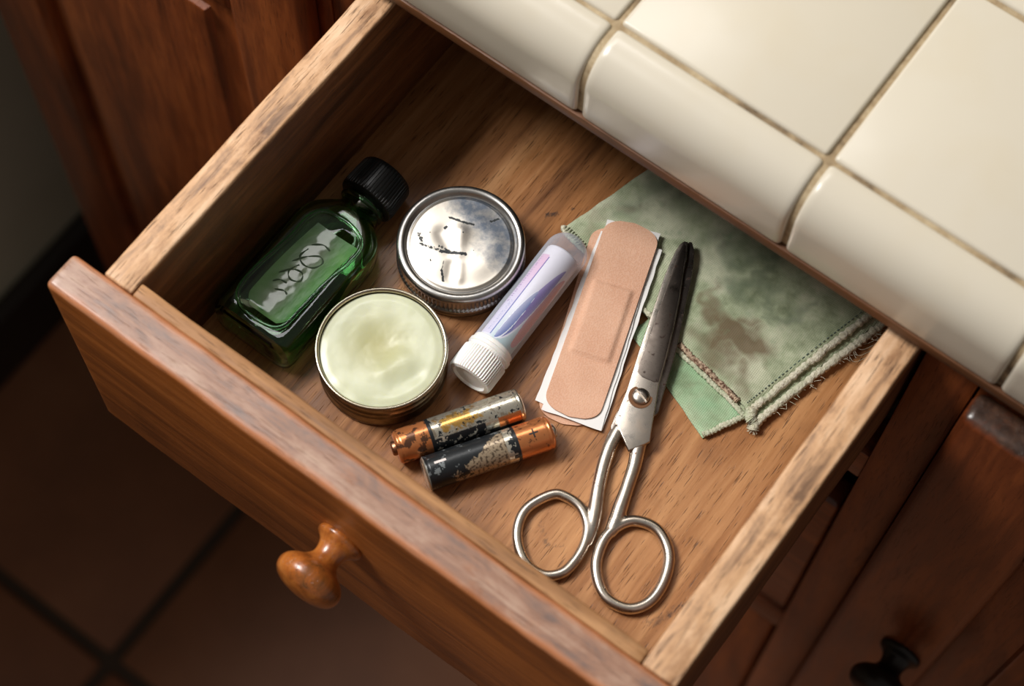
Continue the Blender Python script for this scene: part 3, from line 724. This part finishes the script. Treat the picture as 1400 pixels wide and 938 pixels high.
def decal(pts_uh, r0, A3, sg, name, mat, parent, o):
    """small raised mark on the can: each stroke is (u0,h0,u1,h1,width) in degrees / mm"""
    bm = bmesh.new()
    for (u0, h0, u1, h1, wd) in pts_uh:
        a0, a1 = math.radians(u0) * RB, math.radians(u1) * RB; L = math.hypot(a1 - a0, h1 - h0); dx, dy = (a1 - a0) / L, (h1 - h0) / L
        N = 8; rows = []
        for i in range(N + 1):
            s = i / N; row = []
            for w_ in (-.5, .5):
                aa = a0 + (a1 - a0) * s - dy * w_ * wd; hh = h0 + (h1 - h0) * s + dx * w_ * wd
                th = PI / 2 - sg * aa / RB
                for rr in (r0 + .07, r0 - .1): row.append(bm.verts.new(A3 @ Vector((rr * math.cos(th), rr * math.sin(th), hh))))
            rows.append(row)
        for p, q in zip(rows, rows[1:]):
            for k, l in ((0, 2), (2, 3), (3, 1), (1, 0)): bm.faces.new((p[k], p[l], q[l], q[k]))
        bm.faces.new((rows[0][0], rows[0][2], rows[0][3], rows[0][1])); bm.faces.new((rows[-1][0], rows[-1][2], rows[-1][3], rows[-1][1]))
    return finish(bm, name, mat, parent, o, 30)
M['blackink'] = plain('black_ink', srgb(24, 20, 18), .5); M['whiteink'] = plain('white_ink', srgb(226, 214, 210), .5)
decal([(4, 39.6, 4, 43.0, .55), (-11.5, 41.3, 19.5, 41.3, .55)], RB, A2, sg2, 'plus_mark', M['blackink'], body2, ob2)
decal([(-8, 4.2, -8, 8.6, .9)], RB, A2, sg2, 'minus_mark', M['whiteink'], body2, ob2)

# ---- cloth
oC = (170, 160, FZ)
cloth = thing('folded_cloth', 'folded pale green cotton cloth with brown stains and frayed cream hems', 'cloth', oC)
CT = -66.2
def fabric():
    n = NT('stained_green_cotton'); at = n.n('ShaderNodeAttribute'); at.attribute_name = 'stain'
    sp = n.n('ShaderNodeSeparateColor'); n.l(at.outputs['Color'], sp.inputs[0])
    big = n.noise(n.coord((38, 38, 38), (1, 1, 1)), 1, 5, .62); mid = n.noise(n.coord((110, 110, 110)), 1, 4, .6)
    c = n.ramp(n.math('ADD', n.math('MULTIPLY', big, .6), n.math('MULTIPLY', mid, .4)), (.38, srgb(122, 132, 100)), (.48, srgb(170, 178, 146)), (.58, srgb(204, 206, 178)))
    def msk(i, a, b): return n.ramp(n.math('ADD', sp.outputs[i], n.math('MULTIPLY', n.math('SUBTRACT', mid, .5), 1.1)), (a, 0.0), (b, 1.0))
    c = n.mix(n.math('MULTIPLY', msk(1, .12, .85), .68), c, srgb(62, 84, 62))
    c = n.mix(n.math('MULTIPLY', msk(0, .1, .75), .85), c, srgb(104, 78, 52))
    c = n.mix(n.math('MULTIPLY', msk(2, .3, .8), .6), c, srgb(122, 190, 140))
    wv = n.n('ShaderNodeTexWave', wave_type='BANDS', bands_direction='X'); n.l(n.coord((1, 1, 1)), wv.inputs[0]); wv.inputs['Scale'].default_value = 420; wv.inputs['Distortion'].default_value = 2; wv.inputs['Detail Scale'].default_value = .3
    wy = n.n('ShaderNodeTexWave', wave_type='BANDS', bands_direction='Y'); n.l(n.coord((1, 1, 1)), wy.inputs[0]); wy.inputs['Scale'].default_value = 420; wy.inputs['Distortion'].default_value = 2
    wvv = n.math('ADD', wv.outputs['Fac'], wy.outputs['Fac'])
    c = n.mix(n.math('MULTIPLY', wvv, .09), c, srgb(90, 110, 84))
    n.set(Base_Color=c, Roughness=.92); n.b.inputs['Sheen Weight'].default_value = .25
    n.bump(n.math('ADD', n.math('MULTIPLY', wvv, .25), mid), .5, .0006); return n.m
M['cloth'] = fabric()
n = NT('cream_hem_thread'); f1 = n.noise(n.coord((900, 900, 900)), 1, 3, .6); f2 = n.noise(n.coord((90, 90, 90)), 1, 3)
n.set(Base_Color=n.mix(n.ramp(f2, (.45, 0.0), (.65, .6)), n.ramp(f1, (.35, srgb(190, 184, 158)), (.65, srgb(226, 220, 200))), srgb(150, 172, 136)), Roughness=.95); n.bump(f1, .9, .0009); M['hem'] = n.m
n = NT('brown_frayed_hem'); f1 = n.noise(n.coord((700, 700, 700)), 1, 3, .6)
n.set(Base_Color=n.ramp(f1, (.40, srgb(92, 60, 44)), (.6, srgb(196, 172, 146))), Roughness=.95); n.bump(f1, .9, .0009); M['hembrown'] = n.m
def quadpt(Q, u, v):
    a, b, c, d = [Vector(q) for q in Q]   # a=(0,0) b=(1,0) c=(1,1) d=(0,1)
    return (a * (1 - u) + b * u) * (1 - v) + (d * (1 - u) + c * u) * v
def sheet(Q, zt, th, name, seed, wr=.5, N=150, M_=130, edge=1.6, drape=None):
    bm = bmesh.new(); G = {}; H = {}
    for j in range(M_ + 1):
        for i in range(N + 1):
            u, v = i / N, j / M_; p = quadpt(Q, u, v)
            L1 = (Vector(Q[1]) - Vector(Q[0])).length; L2 = (Vector(Q[3]) - Vector(Q[0])).length
            de = min(u * L1, (1 - u) * L1, v * L2, (1 - v) * L2); s = sm(0, edge, de)
            zz = zt(p.x, p.y) if callable(zt) else zt
            q = Vector((p.x * .055, p.y * .055, seed))
            wv = wr * (noise.noise(q) + .5 * noise.noise(q * 2.3) + .22 * noise.noise(q * 6)) * s
            wv += .18 * wr * math.sin((p.x * .9 - p.y * .25) * .55 + 3 * noise.noise(q)) * s
            jx = noise.noise_vector(Vector((p.x * .12, p.y * .12, seed + 3))) * .5
            G[i, j] = bm.verts.new((p.x + jx.x, p.y + jx.y, zz + wv - th * .55 * (1 - s)))
            H[i, j] = bm.verts.new((p.x + jx.x, p.y + jx.y, zz - th)) if i in (0, N) or j in (0, M_) else None
    for j in range(M_):
        for i in range(N): bm.faces.new((G[i, j], G[i + 1, j], G[i + 1, j + 1], G[i, j + 1]))
    per = [(i, 0) for i in range(N)] + [(N, j) for j in range(M_)] + [(i, M_) for i in range(N, 0, -1)] + [(0, j) for j in range(M_, 0, -1)]
    for k in range(len(per)):
        a, b2 = per[k], per[(k + 1) % len(per)]; bm.faces.new((G[a], G[b2], H[b2], H[a]))
    bm.faces.new([H[k] for k in per])
    return finish(bm, name, M['cloth'], cloth, oC, 180)
def hem(pts, r, name, mat, parent=None, z=None):
    cv = catmull([(p[0], p[1], p[2]) for p in pts], 26); cv2 = []
    for i, p in enumerate(cv):
        j = noise.noise_vector(p * .35) * .35; cv2.append(p + j)
    bm = bmesh.new(); tube(bm, cv2, [r * (1 + .28 * noise.noise(Vector((i * .6, r, 1))) + .14 * math.sin(i * 1.9)) for i in range(len(cv2))], 12, False, .8, .25)
    return finish(bm, name, mat, parent or cloth, oC, 180)
# bottom layer peeking out at the front-left
Q1 = [(153.5, 131.5), (199.3, 113.0), (209, 135), (160, 152)]
l1 = sheet(Q1, -68.6, 1.3, 'lower_layer', 3, .3, 110, 70)
Q2 = [(110, 149.5), (211.0, 128.2), (233.4, 222), (131, 226)]
l2 = sheet(Q2, -67.6, 1.3, 'middle_layer', 5, .25)
Q3 = [(109, 149.8), (206.6, 131.0), (230, 222), (130.5, 226)]
ztop = lambda x, y: CT + .15 * noise.noise(Vector((x * .03, y * .03, 8)))
l3 = sheet(Q3, ztop, 1.4, 'top_layer', 11, .5, 230, 200)
def cst(p):
    x, y = p.x + oC[0], p.y + oC[1]; br = dk = mi = 0; X0_, Y0_ = x, y
    q = Vector((x * .09, y * .09, 3)); w3 = noise.noise_vector(q) * 8 + noise.noise_vector(q * 3) * 2.2; x += w3.x; y += w3.y
    for a, b2, wd, am in (((182, 148), (194, 154), 7, .8), ((175, 147), (190, 142), 5, .6), ((196, 143), (203, 137), 4.5, .5), ((168, 160), (180, 150), 2.6, .6), ((186, 158), (190, 162), 4, .5), ((118, 157), (124, 172), 5, .3), ((196, 152), (204, 150), 1.6, .35)):
        br = max(br, am * math.exp(-(sd((x, y), a, b2) / wd) ** 2))
    for a, b2, wd, am in (((122, 172), (128, 186), 7, .65), ((126, 163), (122, 178), 4, .5), ((138, 190), (150, 205), 9, .6), ((165, 178), (186, 196), 5, .65), ((172, 168), (188, 176), 5, .55), ((192, 168), (205, 180), 2.5, .55), ((152, 176), (170, 196), 7, .45), ((180, 205), (205, 215), 8, .45), ((178, 186), (196, 166), 2, .5), ((183, 150), (190, 156), 3, .5), ((160, 205), (168, 212), 5, .5)):
        dk = max(dk, am * math.exp(-(sd((x, y), a, b2) / wd) ** 2))
    mi = .15 * noise.noise(Vector((x * .05, y * .05, 2))) + .15
    return (br, dk, mi, 1)
for l_ in (l2, l3): paint(l_, cst, 'stain')
def cst1(p):
    x, y = p.x + oC[0], p.y + oC[1]; d1 = .5 * math.exp(-(sd((x, y), (171, 131), (176, 127)) / 2.5) ** 2)
    return (d1 * .9, d1, .6, 1)
paint(l1, cst1, 'stain')
# hems
hem([(198.8, 113.8, -68.2), (203.5, 122.5, -68), (208, 131.5, -68)], 1.15, 'cloth_hem', M['hem'], l1)
hem([(211.4, 127.6, -67.6), (216.2, 148, -67.2), (222, 170, -67.2), (227.2, 189, -67.2), (232.6, 218, -67.4)], 1.5, 'cloth_hem', M['hem'], l2)
hem([(207.4, 130.0, -66.6), (211, 146, -66.4), (216.2, 168, -66.3), (221.4, 188.5, -66.3), (229, 218, -66.3)], 1.45, 'cloth_hem', M['hem'], l3)
hem([(171.4, 137.4, -66.8), (183, 135.4, -66.7), (195, 133.2, -66.6), (202, 131.6, -66.6)], 1.15, 'cloth_hem', M['hembrown'], l3)['label'] = 'brown frayed edge hem'
hem([(170.0, 136.0, -67.9), (183, 133.6, -67.8), (196, 131.2, -67.3), (207, 128.6, -67.3)], 1.0, 'cloth_hem', M['hem'], l2)
hem([(109.0, 151, -66.7), (111, 149.2, -66.8), (122, 147.0, -66.8), (140, 143.6, -66.8), (158, 140.2, -66.9), (171, 137.6, -66.9)], 1.0, 'cloth_hem', M['hem'], l3)
hem([(207, 132.5, -66.8), (208.8, 129.6, -67), (211.0, 128.6, -67.3), (212.2, 126.2, -68.3)], 2.1, 'corner_knot', M['hem'], cloth)
# blanket stitches across the left hem and running stitches along the right hem
st_ = bmesh.new()
for i in range(16):
    x = 110.5 + i * 1.25; y = 149.9 - i * .25
    tube(st_, [Vector((x, y - 1.2, -66.3)), Vector((x + .2, y, -65.55)), Vector((x + .5, y + 1.6, -65.7))], .27, 6)
finish(st_, 'blanket_stitching', M['hem'], l3, oC, 60)['kind'] = 'stuff'
st_ = bmesh.new(); M['stitch'] = plain('grey_green_thread', srgb(84, 102, 96), .9)
cv = catmull([(204.9, 133.0, 0), (208.6, 148, 0), (213.8, 170, 0), (219, 190, 0), (226, 220, 0)], 22)
for i in range(0, len(cv) - 1, 2):
    a, b2 = cv[i], cv[i + 1]
    tube(st_, [Vector((a.x, a.y, ztop(a.x, a.y) + .42)), Vector((b2.x, b2.y, ztop(b2.x, b2.y) + .42))], .17, 6)
finish(st_, 'running_stitching', M['stitch'], l3, oC, 60)['kind'] = 'stuff'
st_ = bmesh.new()
for i in range(36):
    t = random.random(); y = 127.5 + t * 62; x = 212.2 + t * 16.5; a = random.uniform(-1.4, .9); L = random.uniform(1, 3.2)
    p = Vector((x, y, -67.6)); q = p + Vector((math.cos(a) * L, math.sin(a) * L, random.uniform(-.6, .9))); m_ = (p + q) / 2 + Vector((random.uniform(-.5, .5), random.uniform(-.5, .5), .3))
    tube(st_, [p, m_, q], .09, 5)
for i in range(14):
    a = random.uniform(-2.6, .2); L = random.uniform(1.2, 2.6); p = Vector((212.0, 127, -67.8)); tube(st_, [p, p + Vector((math.cos(a) * L, math.sin(a) * L, -.8))], .14, 5)
for i in range(5): tube(st_, catmull([(222 + i * .5, 174 + i * 1.5, -68), (227, 171 + i * 3, -67.8), (230, 176 + i * 3.5, -68.4)], 6), .09, 5)
finish(st_, 'loose_threads', M['hem'], l2, oC, 60)['kind'] = 'stuff'

# ---- bandages
def bz(x, y, lift): return lift
ax = Vector((.310, -.951)); pxv = Vector((.951, .310))
def bandz(y, lift):   # rests on the floor of the drawer at the front, on the cloth at the back
    s = sm(112, 152, y); return -69.85 + 4.3 * s + .004 * (y - 88) + lift
n = NT('tan_fabric_bandage'); vo = n.n('ShaderNodeTexVoronoi'); n.l(n.coord((1700, 1700, 1700)), vo.inputs[0]); vo.inputs['Scale'].default_value = 1
bnz = n.noise(n.coord((60, 60, 60)), 1, 3)
c = n.ramp(bnz, (.35, srgb(216, 168, 138)), (.7, srgb(204, 152, 122)))
n.set(Base_Color=n.mix(n.ramp(vo.outputs['Distance'], (.2, .0), (.7, .3)), c, srgb(232, 196, 172)), Roughness=.8); n.bump(vo.outputs['Distance'], .3, .0003); M['band'] = n.m
M['paper'] = plain('white_backing_paper', srgb(232, 230, 228), .55)
def strip(cx, cy, ang, L, W_, lift, th, name, parent, off, pad=None):
    bm = bmesh.new(); N, P = 90, 26; G = {}; B_ = {}
    d = Vector((math.sin(ang), math.cos(ang))); s = Vector((math.cos(ang), -math.sin(ang)))
    for i in range(N + 1):
        a = -1 + 2 * i / N; aa = a * L / 2
        e = max(0, abs(aa) - (L / 2 - W_ * .34)) / (W_ * .34); hw = W_ / 2 * (1 - e ** 2.4 ) ** .5 if e < 1 else .0
        hw = max(hw, .5)
        for j in range(P + 1):
            b_ = (-1 + 2 * j / P) * hw; x, y = cx + d.x * aa + s.x * b_, cy + d.y * aa + s.y * b_
            z = bandz(y, lift) + .25 * noise.noise(Vector((x * .1, y * .1, lift)))
            z2 = z
            if pad:
                pa, pb, ph = pad; z += ph * sm(pa / 2 + .9, pa / 2 - .3, abs(aa + 1.2)) * sm(pb / 2 + .9, pb / 2 - .3, abs(b_))
            G[i, j] = bm.verts.new((x, y, z + th)); B_[i, j] = bm.verts.new((x, y, z2))
    for i in range(N):
        for j in range(P):
            bm.faces.new((G[i, j], G[i + 1, j], G[i + 1, j + 1], G[i, j + 1])); bm.faces.new((B_[i, j], B_[i, j + 1], B_[i + 1, j + 1], B_[i + 1, j]))
    for i in range(N):
        for j in (0, P): bm.faces.new((G[i, j], G[i + 1, j], B_[i + 1, j], B_[i, j]))
    for j in range(P):
        for i in (0, N): bm.faces.new((G[i, j], G[i, j + 1], B_[i, j + 1], B_[i, j]))
    return finish(bm, name, M['band'], parent, off, 50)
def paper(Q, lift, parent, off):
    bm = bmesh.new(); N, P = 60, 16; G = {}; B_ = {}
    for i in range(N + 1):
        for j in range(P + 1):
            p = quadpt(Q, j / P, i / N); z = bandz(p.y, lift) + .3 * noise.noise(Vector((p.x * .1, p.y * .1, lift)))
            jj = noise.noise_vector(Vector((p.x * .2, p.y * .2, lift))) * .35
            G[i, j] = bm.verts.new((p.x + jj.x, p.y + jj.y, z + .12)); B_[i, j] = bm.verts.new((p.x + jj.x, p.y + jj.y, z))
    for i in range(N):
        for j in range(P): bm.faces.new((G[i, j], G[i + 1, j], G[i + 1, j + 1], G[i, j + 1])); bm.faces.new((B_[i, j], B_[i, j + 1], B_[i + 1, j + 1], B_[i + 1, j]))
    for i in range(N):
        for j in (0, P): bm.faces.new((G[i, j], G[i + 1, j], B_[i + 1, j], B_[i, j]))
    for j in range(P):
        for i in (0, N): bm.faces.new((G[i, j], G[i, j + 1], B_[i, j + 1], B_[i, j]))
    return finish(bm, 'backing_paper', M['paper'], parent, off, 50)
ang = math.atan2(-.310, .951)
oP = (142, 125, FZ)
b2t = thing('adhesive_bandage', 'lower tan bandage, only its rounded end and white paper showing', 'bandage', oP)
strip(141.5, 124.4, ang - .035, 80, 21, .1, .5, 'fabric_strip', b2t, oP)
paper([(142.0, 88.2), (168.5, 93.0), (144.9, 164.2), (121.7, 156.9)], .9, b2t, oP)
oP1 = (143.5, 127, FZ)
b1t = thing('adhesive_bandage', 'uppermost tan fabric bandage with raised pad on white paper', 'bandage', oP1)
paper([(146.0, 86.3), (168.3, 92.6), (140.7, 169.1), (121.2, 162.0)], 1.5, b1t, oP1)
strip(143.2, 128.2, ang, 80.5, 21.2, 1.9, .55, 'fabric_strip', b1t, oP1, pad=(28, 14.5, 1.1))

# ---- scissors
oS = (182, 90, FZ)
sc = thing('scissors', 'old nickel steel scissors with dark worn blades and two finger rings', 'scissors', oS)
zA = lambda x, y: -66.0 + .044 * (y - 50)
zB = lambda x, y: -67.9 + .047 * (y - 50)
bladeA = [(150.2, 170.7), (151.6, 171.2), (153.4, 168.2), (155.0, 165.4), (157.6, 159.5), (162.2, 150.7), (166.3, 141.7), (171.3, 129.9), (175.6, 118.4), (179.2, 111.2), (183.2, 103.0), (185.6, 98.6), (184.6, 96.6), (181.3, 91.2), (176, 94.4), (170.5, 97.8), (168.9, 103.5), (167.4, 109.4), (162.2, 124.3), (157.2, 139.8), (152.2, 155.4), (150.0, 164.9), (149.6, 168.6)]
ground = [(150.6, 169.9), (152.0, 169.2), (153.6, 166.3), (157.3, 159.4), (161.7, 150.5), (165.8, 141.5), (170.8, 129.7), (174.9, 118.9), (173.6, 118.0), (169.0, 117.0), (166.4, 117.6), (165.2, 120.5), (163.0, 128.2), (159.0, 140.8), (154.3, 155.4), (151.4, 164.5)]
bladeB = [(151.6, 172.3), (152.6, 172.7), (155.6, 170.0), (159.0, 164.1), (161.7, 158.7), (164.0, 153.1), (168.1, 144.1), (172.1, 135.1), (175.3, 126.8), (177.2, 121.0), (179.2, 115.6), (181.4, 110.0), (180, 104), (176.5, 97.0), (173.6, 92.0), (170.5, 95.5), (169.2, 100), (168.6, 106), (164.5, 122), (159, 140), (154, 156), (151.0, 168)]
def add_to(bm, b):
    me = bpy.data.meshes.new('t'); b.to_mesh(me); b.free(); bm.from_mesh(me); bpy.data.meshes.remove(me)
blB = finish(plate(bladeB, 1.3, zB, .3), 'blade', M['midsteel'], sc, oS, 40); blB['label'] = 'narrow dark blade underneath'
blA = finish(plate(bladeA, 1.6, zA, .35), 'blade', M['steel'], sc, oS, 40); blA['label'] = 'wide upper blade with the pivot screw'
finish(plate(ground, .6, lambda x, y: zA(x, y) + .16, .2), 'ground_face', M['darksteel'], blA, oS, 40)
def handle(shank, radii, ring, rr):
    bm = bmesh.new()
    cv = catmull([(x, y, z) for x, y, z in shank], 10); n_ = len(cv)
    rad = []
    for i in range(n_):
        t = i / (n_ - 1) * (len(radii) - 1); k = min(len(radii) - 2, int(t)); rad.append(radii[k] + (radii[k + 1] - radii[k]) * (t - k))
    tube(bm, cv, rad, 20, False, .85)
    rc = catmull([(x, y, FZ + 2.15 + .0 * y) for x, y in ring], 10, True)
    tube(bm, rc, rr, 18, True, 1.0)
    # web where the shank flares into the ring
    o = finish(bm, 'finger_handle', M['steel'], sc, oS, 70)
    rm = o.modifiers.new('fuse', 'REMESH'); rm.mode = 'VOXEL'; rm.voxel_size = .00028; rm.use_smooth_shade = True
    sm_ = o.modifiers.new('soft', 'SMOOTH'); sm_.factor = .6; sm_.iterations = 20
    return o
ringR = [(197.2, 49.5), (193.4, 58.9), (194.2, 66.6), (198.2, 72.2), (206.3, 74.2), (214.6, 69.5), (218.9, 60.7), (219.3, 51.1), (214.7, 44.4), (205.5, 43.1)]
ringL = [(168.5, 62.2), (164.6, 53.6), (165.4, 46.5), (169.6, 40.2), (176.5, 36.0), (184.0, 36.4), (188.6, 41.0), (189.6, 47), (188.8, 54), (185.6, 60.4), (179.6, 64.4), (173.2, 64.6)]
handle([(181.8, 97.8, -66.4), (183.6, 93.8, -66.6), (186.0, 88.4, -66.9), (188.6, 80.5, -67.3), (190.8, 73.4, -67.6), (192.8, 67.5, -67.9), (193.6, 62.5, -68)], [2.9, 2.8, 2.6, 2.5, 2.8, 3.0, 2.2], ringR, 2.15)
handle([(173.2, 97.5, -67.2), (173.6, 94.2, -67.3), (174.6, 89.2, -67.3), (177.2, 81.5, -67.5), (180.6, 73.8, -67.6), (184.6, 66.3, -67.8), (187.6, 60.0, -68), (189.3, 54.5, -68)], [2.6, 2.7, 2.7, 2.6, 2.6, 2.9, 2.5, 2.0], ringL, 2.0)
ps = Vector((172.9, 110.5, zA(172.9, 110.5)))
hd = lathe([(0, -.2), (3.3, -.2), (3.3, .5), (3.0, 1.0), (2.2, 1.45), (1.2, 1.65), (0, 1.7)], 48)
hd_o = finish(xf(hd, Matrix.Translation(ps)), 'pivot_screw', M['steel'], sc, oS, 50)
sl_ = box(-2.9, 2.9, -.32, .32, .9, 1.62, 0); sl_ = xf(sl_, Matrix.Translation(ps) @ Matrix.Rotation(math.radians(-15), 4, 'Z'))
M['slot'] = plain('dark_slot', srgb(20, 16, 14), .7)
# slot: cut with a boolean so it is a real groove
cutter = finish(box(-4, 4, -.35, .35, .75, 3, 0), 'slot_cutter', M['slot'], None, (0, 0, 0), 0)
sl_.free()
cutter.matrix_world = Matrix.Translation(ps * K) @ Matrix.Rotation(math.radians(-15), 4, 'Z')
bpy.context.view_layer.update()
bo_ = hd_o.modifiers.new('slot', 'BOOLEAN'); bo_.operation = 'DIFFERENCE'; bo_.object = cutter; bo_.solver = 'EXACT'
dg = bpy.context.evaluated_depsgraph_get(); nm = bpy.data.meshes.new_from_object(hd_o.evaluated_get(dg)); hd_o.modifiers.clear(); hd_o.data = nm
bpy.data.objects.remove(cutter)
rs = lathe([(3.2, .02), (3.5, .1), (4.3, .1), (4.5, .02)], 48)
M['rust'] = plain('rust_ring', srgb(112, 74, 44), .8)
finish(xf(rs, Matrix.Translation(ps)), 'rust_ring', M['rust'], hd_o, oS, 50)
for o in [o for o in C.objects if o.name.startswith('finger_handle')]:
    nm = bpy.data.meshes.new_from_object(o.evaluated_get(bpy.context.evaluated_depsgraph_get())); o.modifiers.clear(); o.data = nm
